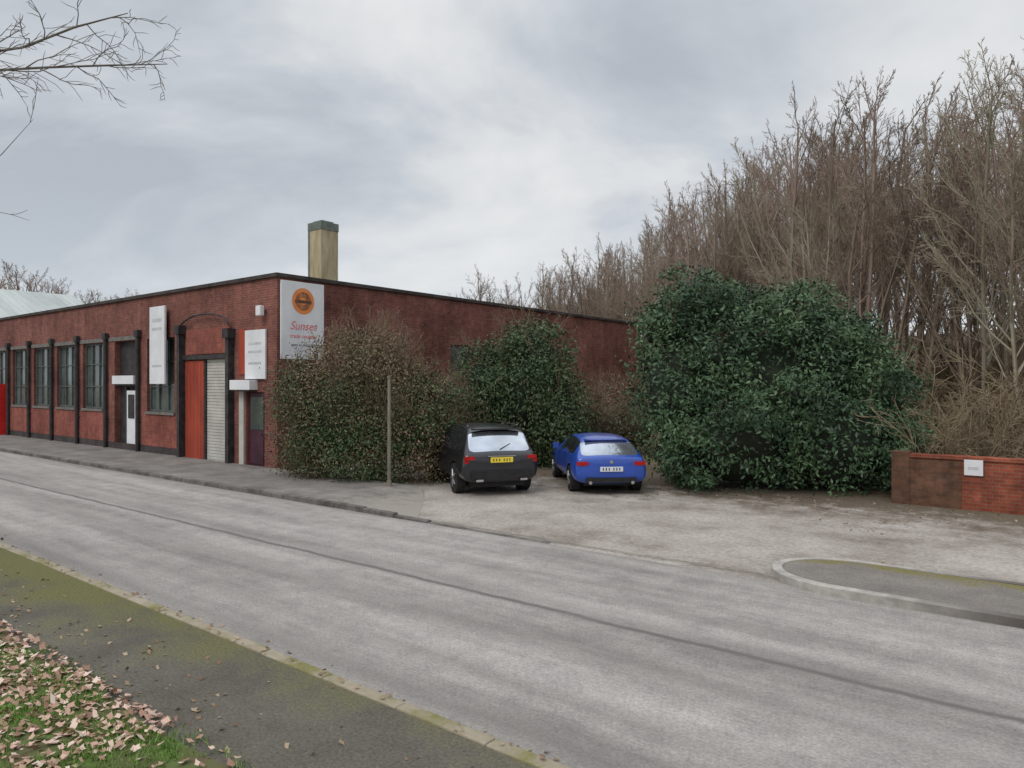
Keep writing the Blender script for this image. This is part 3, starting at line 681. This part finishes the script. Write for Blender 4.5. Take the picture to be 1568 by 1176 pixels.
# ---------------- cars ----------------
def paint(name,c,fl=.02):
    m,nt,b=newmat(name,.28,0,.5); b.inputs['Coat Weight'].default_value=.7; b.inputs['Coat Roughness'].default_value=.1
    tc=N(nt,'ShaderNodeTexCoord'); n=noise_node(nt,2,4,.6,tc.outputs['Object']); r=ramp(nt,[(.3,tuple(x*.8 for x in c)),(.7,tuple(min(1,x*1.15) for x in c))]); nt.links.new(n.outputs[0],r.inputs[0]); nt.links.new(r.outputs[0],b.inputs['Base Color'])
    r2=ramp(nt,[(.3,(.25,.25,.25)),(.7,(.45,.45,.45))]); nt.links.new(n.outputs[0],r2.inputs[0]); nt.links.new(r2.outputs[0],b.inputs['Roughness'])
    return m
def glassm(name,c,metal):
    m,nt,b=newmat(name,.08,metal,.8); tc=N(nt,'ShaderNodeTexCoord'); n=noise_node(nt,1.5,3,.5,tc.outputs['Object']); r=ramp(nt,[(.35,tuple(x*.75 for x in c)),(.65,tuple(x*1.1 for x in c))]); nt.links.new(n.outputs[0],r.inputs[0]); nt.links.new(r.outputs[0],b.inputs['Base Color']); return m
M_cglass=glassm('car_glass_mat',(.62,.66,.72),.85); M_cside=glassm('car_side_glass_mat',(.02,.022,.025),0)
M_tyre=mat_noise('tyre_mat',(.012,.012,.012),(.03,.028,.026),6,.85)
M_rim=mat_noise('alloy_mat',(.3,.3,.31),(.45,.45,.46),6,.35,.8)
M_plast=mat_noise('black_plastic_mat',(.012,.012,.013),(.025,.025,.025),6,.6)
M_tail=mat_noise('tail_light_mat',(.30,.008,.008),(.48,.015,.015),9,.2)
M_py=mat_noise('yellow_plate_mat',(.75,.58,.05),(.8,.62,.07),6,.4); M_pw=mat_noise('pale_plate_mat',(.55,.60,.66),(.68,.7,.72),6,.4)
M_chr=mat_noise('chrome_mat',(.5,.5,.52),(.65,.65,.67),6,.2,1)
def make_car(name,st,loc,rz,pm,W,wheels,rw,plate,extras,rg,wsn):
    par=empty(name,loc,rz)
    V=[];F=[];MI=[]
    for (y,zb,zs,zr,wb,wm,ws,wr) in st:
        h=[(0,zb),(wb,zb),(wm,zb+.16*(zs-zb)+.05),(wm*1.0,zb+.62*(zs-zb)),(ws,zs),(wr+.02,zr-.05*(1 if zr-zs>.2 else .3)),(wr*.72,zr-.005),(0,zr+.012)]
        ring=h+[(-x,z) for x,z in h[-2:0:-1]]
        V+=[(x,y,z) for x,z in ring]
    n=14
    for i in range(len(st)-1):
        for j in range(n):
            a=i*n+j;b2=i*n+(j+1)%n; F.append((a,b2,b2+n,a+n)); mi=0
            if j in(5,6,7,8) and i==rg: mi=1
            if j in(5,6,7,8) and i==wsn: mi=1
            if j in(4,9) and rg<i<wsn: mi=2
            MI.append(mi)
    F.append(tuple(range(n))[::-1]); MI.append(0); o=(len(st)-1)*n; F.append(tuple(o+k for k in range(n))); MI.append(0)
    ob=mesh_obj('body',V,F,[pm,M_cglass,M_cside,M_plast],MI,smooth=True)
    import bmesh
    bm=bmesh.new(); bm.from_mesh(ob.data); bmesh.ops.recalc_face_normals(bm,faces=bm.faces)
    cl_=bm.edges.layers.float.get('crease_edge') or bm.edges.layers.float.new('crease_edge')
    for e in bm.edges:
        m_=[f.material_index for f in e.link_faces]
        if len(set(m_))>1: e[cl_]=.75
    bm.to_mesh(ob.data); bm.free()
    sm=ob.modifiers.new('s','SUBSURF'); sm.levels=2; sm.render_levels=2
    cut=MB()
    for yw in wheels:
        for sx in(-1,1): cut.tube((sx*(W-.27),yw,rw),(sx*(W+.3),yw,rw),rw+.06,n=28)
    co=cut.obj('cut',[M_plast]); 
    bpy.context.view_layer.update()
    bo=ob.modifiers.new('b','BOOLEAN'); bo.operation='DIFFERENCE'; bo.object=co; bo.solver='EXACT'
    dg=bpy.context.evaluated_depsgraph_get(); me=bpy.data.meshes.new_from_object(ob.evaluated_get(dg))
    ob.modifiers.clear(); ob.data=me; bpy.data.objects.remove(co); ob.parent=par
    wb_=MB()
    for yw in wheels:
        for sx in(-1,1):
            xo=sx*(W-.015); xi=sx*(W-.23)
            wb_.tube((xi,yw,rw),(xo,yw,rw),rw,n=28,mi=0); wb_.tube((xo,yw,rw),(xo+sx*.004,yw,rw),rw*.66,n=24,mi=1)
            for k in range(5):
                a=2*math.pi*k/5; wb_.tube((xo+sx*.012,yw+.05*math.cos(a),rw+.05*math.sin(a)),(xo+sx*.008,yw+rw*.6*math.cos(a),rw+rw*.6*math.sin(a)),.03,.02,6,2)
            wb_.tube((xo,yw,rw),(xo+sx*.02,yw,rw),.06,n=12,mi=2)
    wb_.obj('wheels',[M_tyre,M_plast,M_rim],par)
    ub=MB(); ub.box(-W+.28,W-.28,.25,st[-1][0]-.3,.2,.45); ub.obj('underbody',[M_plast],par)
    ex=MB(); extras(ex); ex.obj('trim',[M_plast,M_tail,plate,M_chr,M_white,pm],par,bevel=.008)
    return par
SUV=[(0.00,.42,.84,.88,.66,.80,.76,.66),(.05,.34,.95,.99,.76,.90,.84,.74),(.11,.31,.98,1.03,.80,.93,.88,.76),(.42,.29,1.03,1.48,.80,.94,.88,.67),(.62,.28,1.04,1.57,.80,.94,.88,.65),(1.5,.27,1.04,1.61,.80,.94,.88,.65),(2.3,.27,1.03,1.60,.80,.94,.88,.65),(2.75,.27,1.03,1.53,.80,.94,.88,.63),(3.4,.28,1.02,1.08,.80,.93,.87,.75),(3.9,.30,.96,1.01,.80,.92,.86,.72),(4.35,.34,.86,.90,.76,.88,.80,.66),(4.5,.42,.72,.75,.62,.76,.70,.58)]
def ex_suv(e):
    for sx in(-1,1):
        e.box(min(sx*.64,sx*.87),max(sx*.64,sx*.87),.0,.12,.86,.94,1)
        e.box(min(sx*.78,sx*.88),max(sx*.78,sx*.88),.02,.16,.78,.86,1)
        e.tube((sx*.62,.7,1.61),(sx*.62,2.5,1.63),.018,n=8,mi=3)
        e.box(min(sx*.92,sx*1.10),max(sx*.92,sx*1.10),2.72,2.85,1.03,1.2,5)
        e.box(min(sx*.45,sx*.62),max(sx*.45,sx*.62),-.04,.02,.36,.41,3)
    e.box(-.27,.27,-.035,.0,.79,.91,2); e.box(-.34,.34,-.03,.01,.925,.945,3)
    for i,x in enumerate((-.2,-.13,-.06,.05,.12,.19)): e.box(x-.012,x+.012,-.038,-.035,.82,.88,0)
    e.box(-.74,.74,-.05,.06,.44,.60,0); e.box(-.60,.60,.30,.50,1.52,1.55,5); e.tube((0,.12,1.08),(.28,.22,1.2),.010,n=6)
make_car('black_suv',SUV,(-.24,16.62,0),math.radians(19),paint('black_paint_mat',(.007,.007,.012)),.94,(.86,3.55),.36,M_py,ex_suv,2,7)
HB=[(0.00,.38,.78,.82,.62,.76,.72,.62),(.05,.28,.86,.90,.72,.84,.78,.68),(.14,.25,.88,.92,.76,.87,.81,.70),(.62,.23,.91,1.23,.76,.88,.81,.60),(.88,.22,.91,1.30,.76,.88,.81,.57),(1.5,.21,.91,1.34,.76,.88,.81,.57),(2.1,.21,.90,1.33,.76,.88,.81,.57),(2.5,.21,.90,1.27,.76,.88,.81,.55),(3.25,.22,.88,.94,.76,.87,.80,.68),(3.75,.24,.82,.86,.76,.86,.78,.64),(4.15,.28,.72,.75,.70,.81,.72,.58),(4.28,.36,.60,.62,.56,.68,.62,.50)]
def ex_hb(e):
    for sx in(-1,1):
        e.box(min(sx*.54,sx*.81),max(sx*.54,sx*.81),.0,.13,.70,.79,1)
        e.box(min(sx*.86,sx*1.02),max(sx*.86,sx*1.02),2.42,2.54,.91,1.05,5)
        e.tube((sx*.5,-.03,.30),(sx*.5,.1,.30),.04,n=10,mi=3)
    e.box(-.27,.27,-.03,.0,.56,.67,2)
    for i,x in enumerate((-.2,-.13,-.06,.05,.12,.19)): e.box(x-.012,x+.012,-.033,-.03,.58,.65,0)
    e.box(-.6,.6,-.025,.06,.30,.42,0); e.box(-.52,.52,.56,.74,1.24,1.262,5); e.tube((0,.2,.94),(.3,.34,1.04),.010,n=6)
    e.tube((0,-.012,.78),(0,.02,.78),.04,n=16,mi=3)
make_car('blue_hatchback',HB,(2.32,16.75,0),math.radians(5),paint('blue_paint_mat',(.014,.065,.38)),.88,(.80,3.40),.31,M_pw,ex_hb,2,7)

# ---------------- world / light ----------------
w=bpy.data.worlds.new('World'); scene.world=w; w.use_nodes=True; nt=w.node_tree
bg=nt.nodes['Background']; sky=N(nt,'ShaderNodeTexSky',sky_type='NISHITA'); sky.sun_disc=False
EL,RO=math.radians(48),math.radians(215)
sky.sun_elevation=EL; sky.sun_rotation=RO
tc=N(nt,'ShaderNodeTexCoord'); sp=N(nt,'ShaderNodeSeparateXYZ'); nt.links.new(tc.outputs['Generated'],sp.inputs[0])
zz=math_n(nt,'ADD',math_n(nt,'MAXIMUM',sp.outputs[2],0.0),.35)
cb=N(nt,'ShaderNodeCombineXYZ'); nt.links.new(math_n(nt,'DIVIDE',sp.outputs[0],zz),cb.inputs[0]); nt.links.new(math_n(nt,'DIVIDE',sp.outputs[1],zz),cb.inputs[1])
mp=N(nt,'ShaderNodeMapping'); mp.inputs['Scale'].default_value=(1,1.25,1); mp.inputs['Location'].default_value=(3.3,1.2,0); mp.inputs['Rotation'].default_value=(0,0,.35); nt.links.new(cb.outputs[0],mp.inputs[0])
n1=noise_node(nt,1.35,6,.55,mp.outputs[0]); n1.inputs['Distortion'].default_value=.35
r=ramp(nt,[(.36,(.47,.51,.565)),(.47,(.59,.625,.67)),(.56,(.73,.75,.77)),(.68,(.84,.845,.84))]); nt.links.new(n1.outputs[0],r.inputs[0])
hz=math_n(nt,'SUBTRACT',1.0,math_n(nt,'DIVIDE',sp.outputs[2],.24),clamp=True)
c=mix(nt,math_n(nt,'MULTIPLY',hz,.55),r.outputs[0],(.72,.78,.84))
el=math_n(nt,'MULTIPLY_ADD',math_n(nt,'SMOOTH_MIN',math_n(nt,'MAXIMUM',math_n(nt,'SUBTRACT',sp.outputs[2],.45),0.0),1.0,.1),2.2,1.0)
vm=N(nt,'ShaderNodeVectorMath',operation='SCALE'); nt.links.new(c,vm.inputs[0]); nt.links.new(math_n(nt,'MULTIPLY',el,10.0),vm.inputs['Scale'])
cc=mix(nt,.94,sky.outputs[0],vm.outputs[0]); nt.links.new(cc,bg.inputs['Color']); bg.inputs['Strength'].default_value=.1
sl=bpy.data.lights.new('sun','SUN'); sl.energy=1.2; sl.angle=math.radians(25); sl.color=(1,.96,.9)
so=bpy.data.objects.new('sun',sl); scene.collection.objects.link(so)
dirv=Vector((math.sin(RO)*math.cos(EL),math.cos(RO)*math.cos(EL),math.sin(EL)))
so.rotation_euler=dirv.to_track_quat('Z','Y').to_euler()

cam=bpy.data.cameras.new('camera'); cam.sensor_width=36; cam.lens=1100/1568*36; cam.clip_end=3000; cam.clip_start=.05
co=bpy.data.objects.new('camera',cam); scene.collection.objects.link(co); co.location=(0,0,2.6); co.rotation_euler=(math.pi/2,0,0)
scene.camera=co
print('trees',cnt)
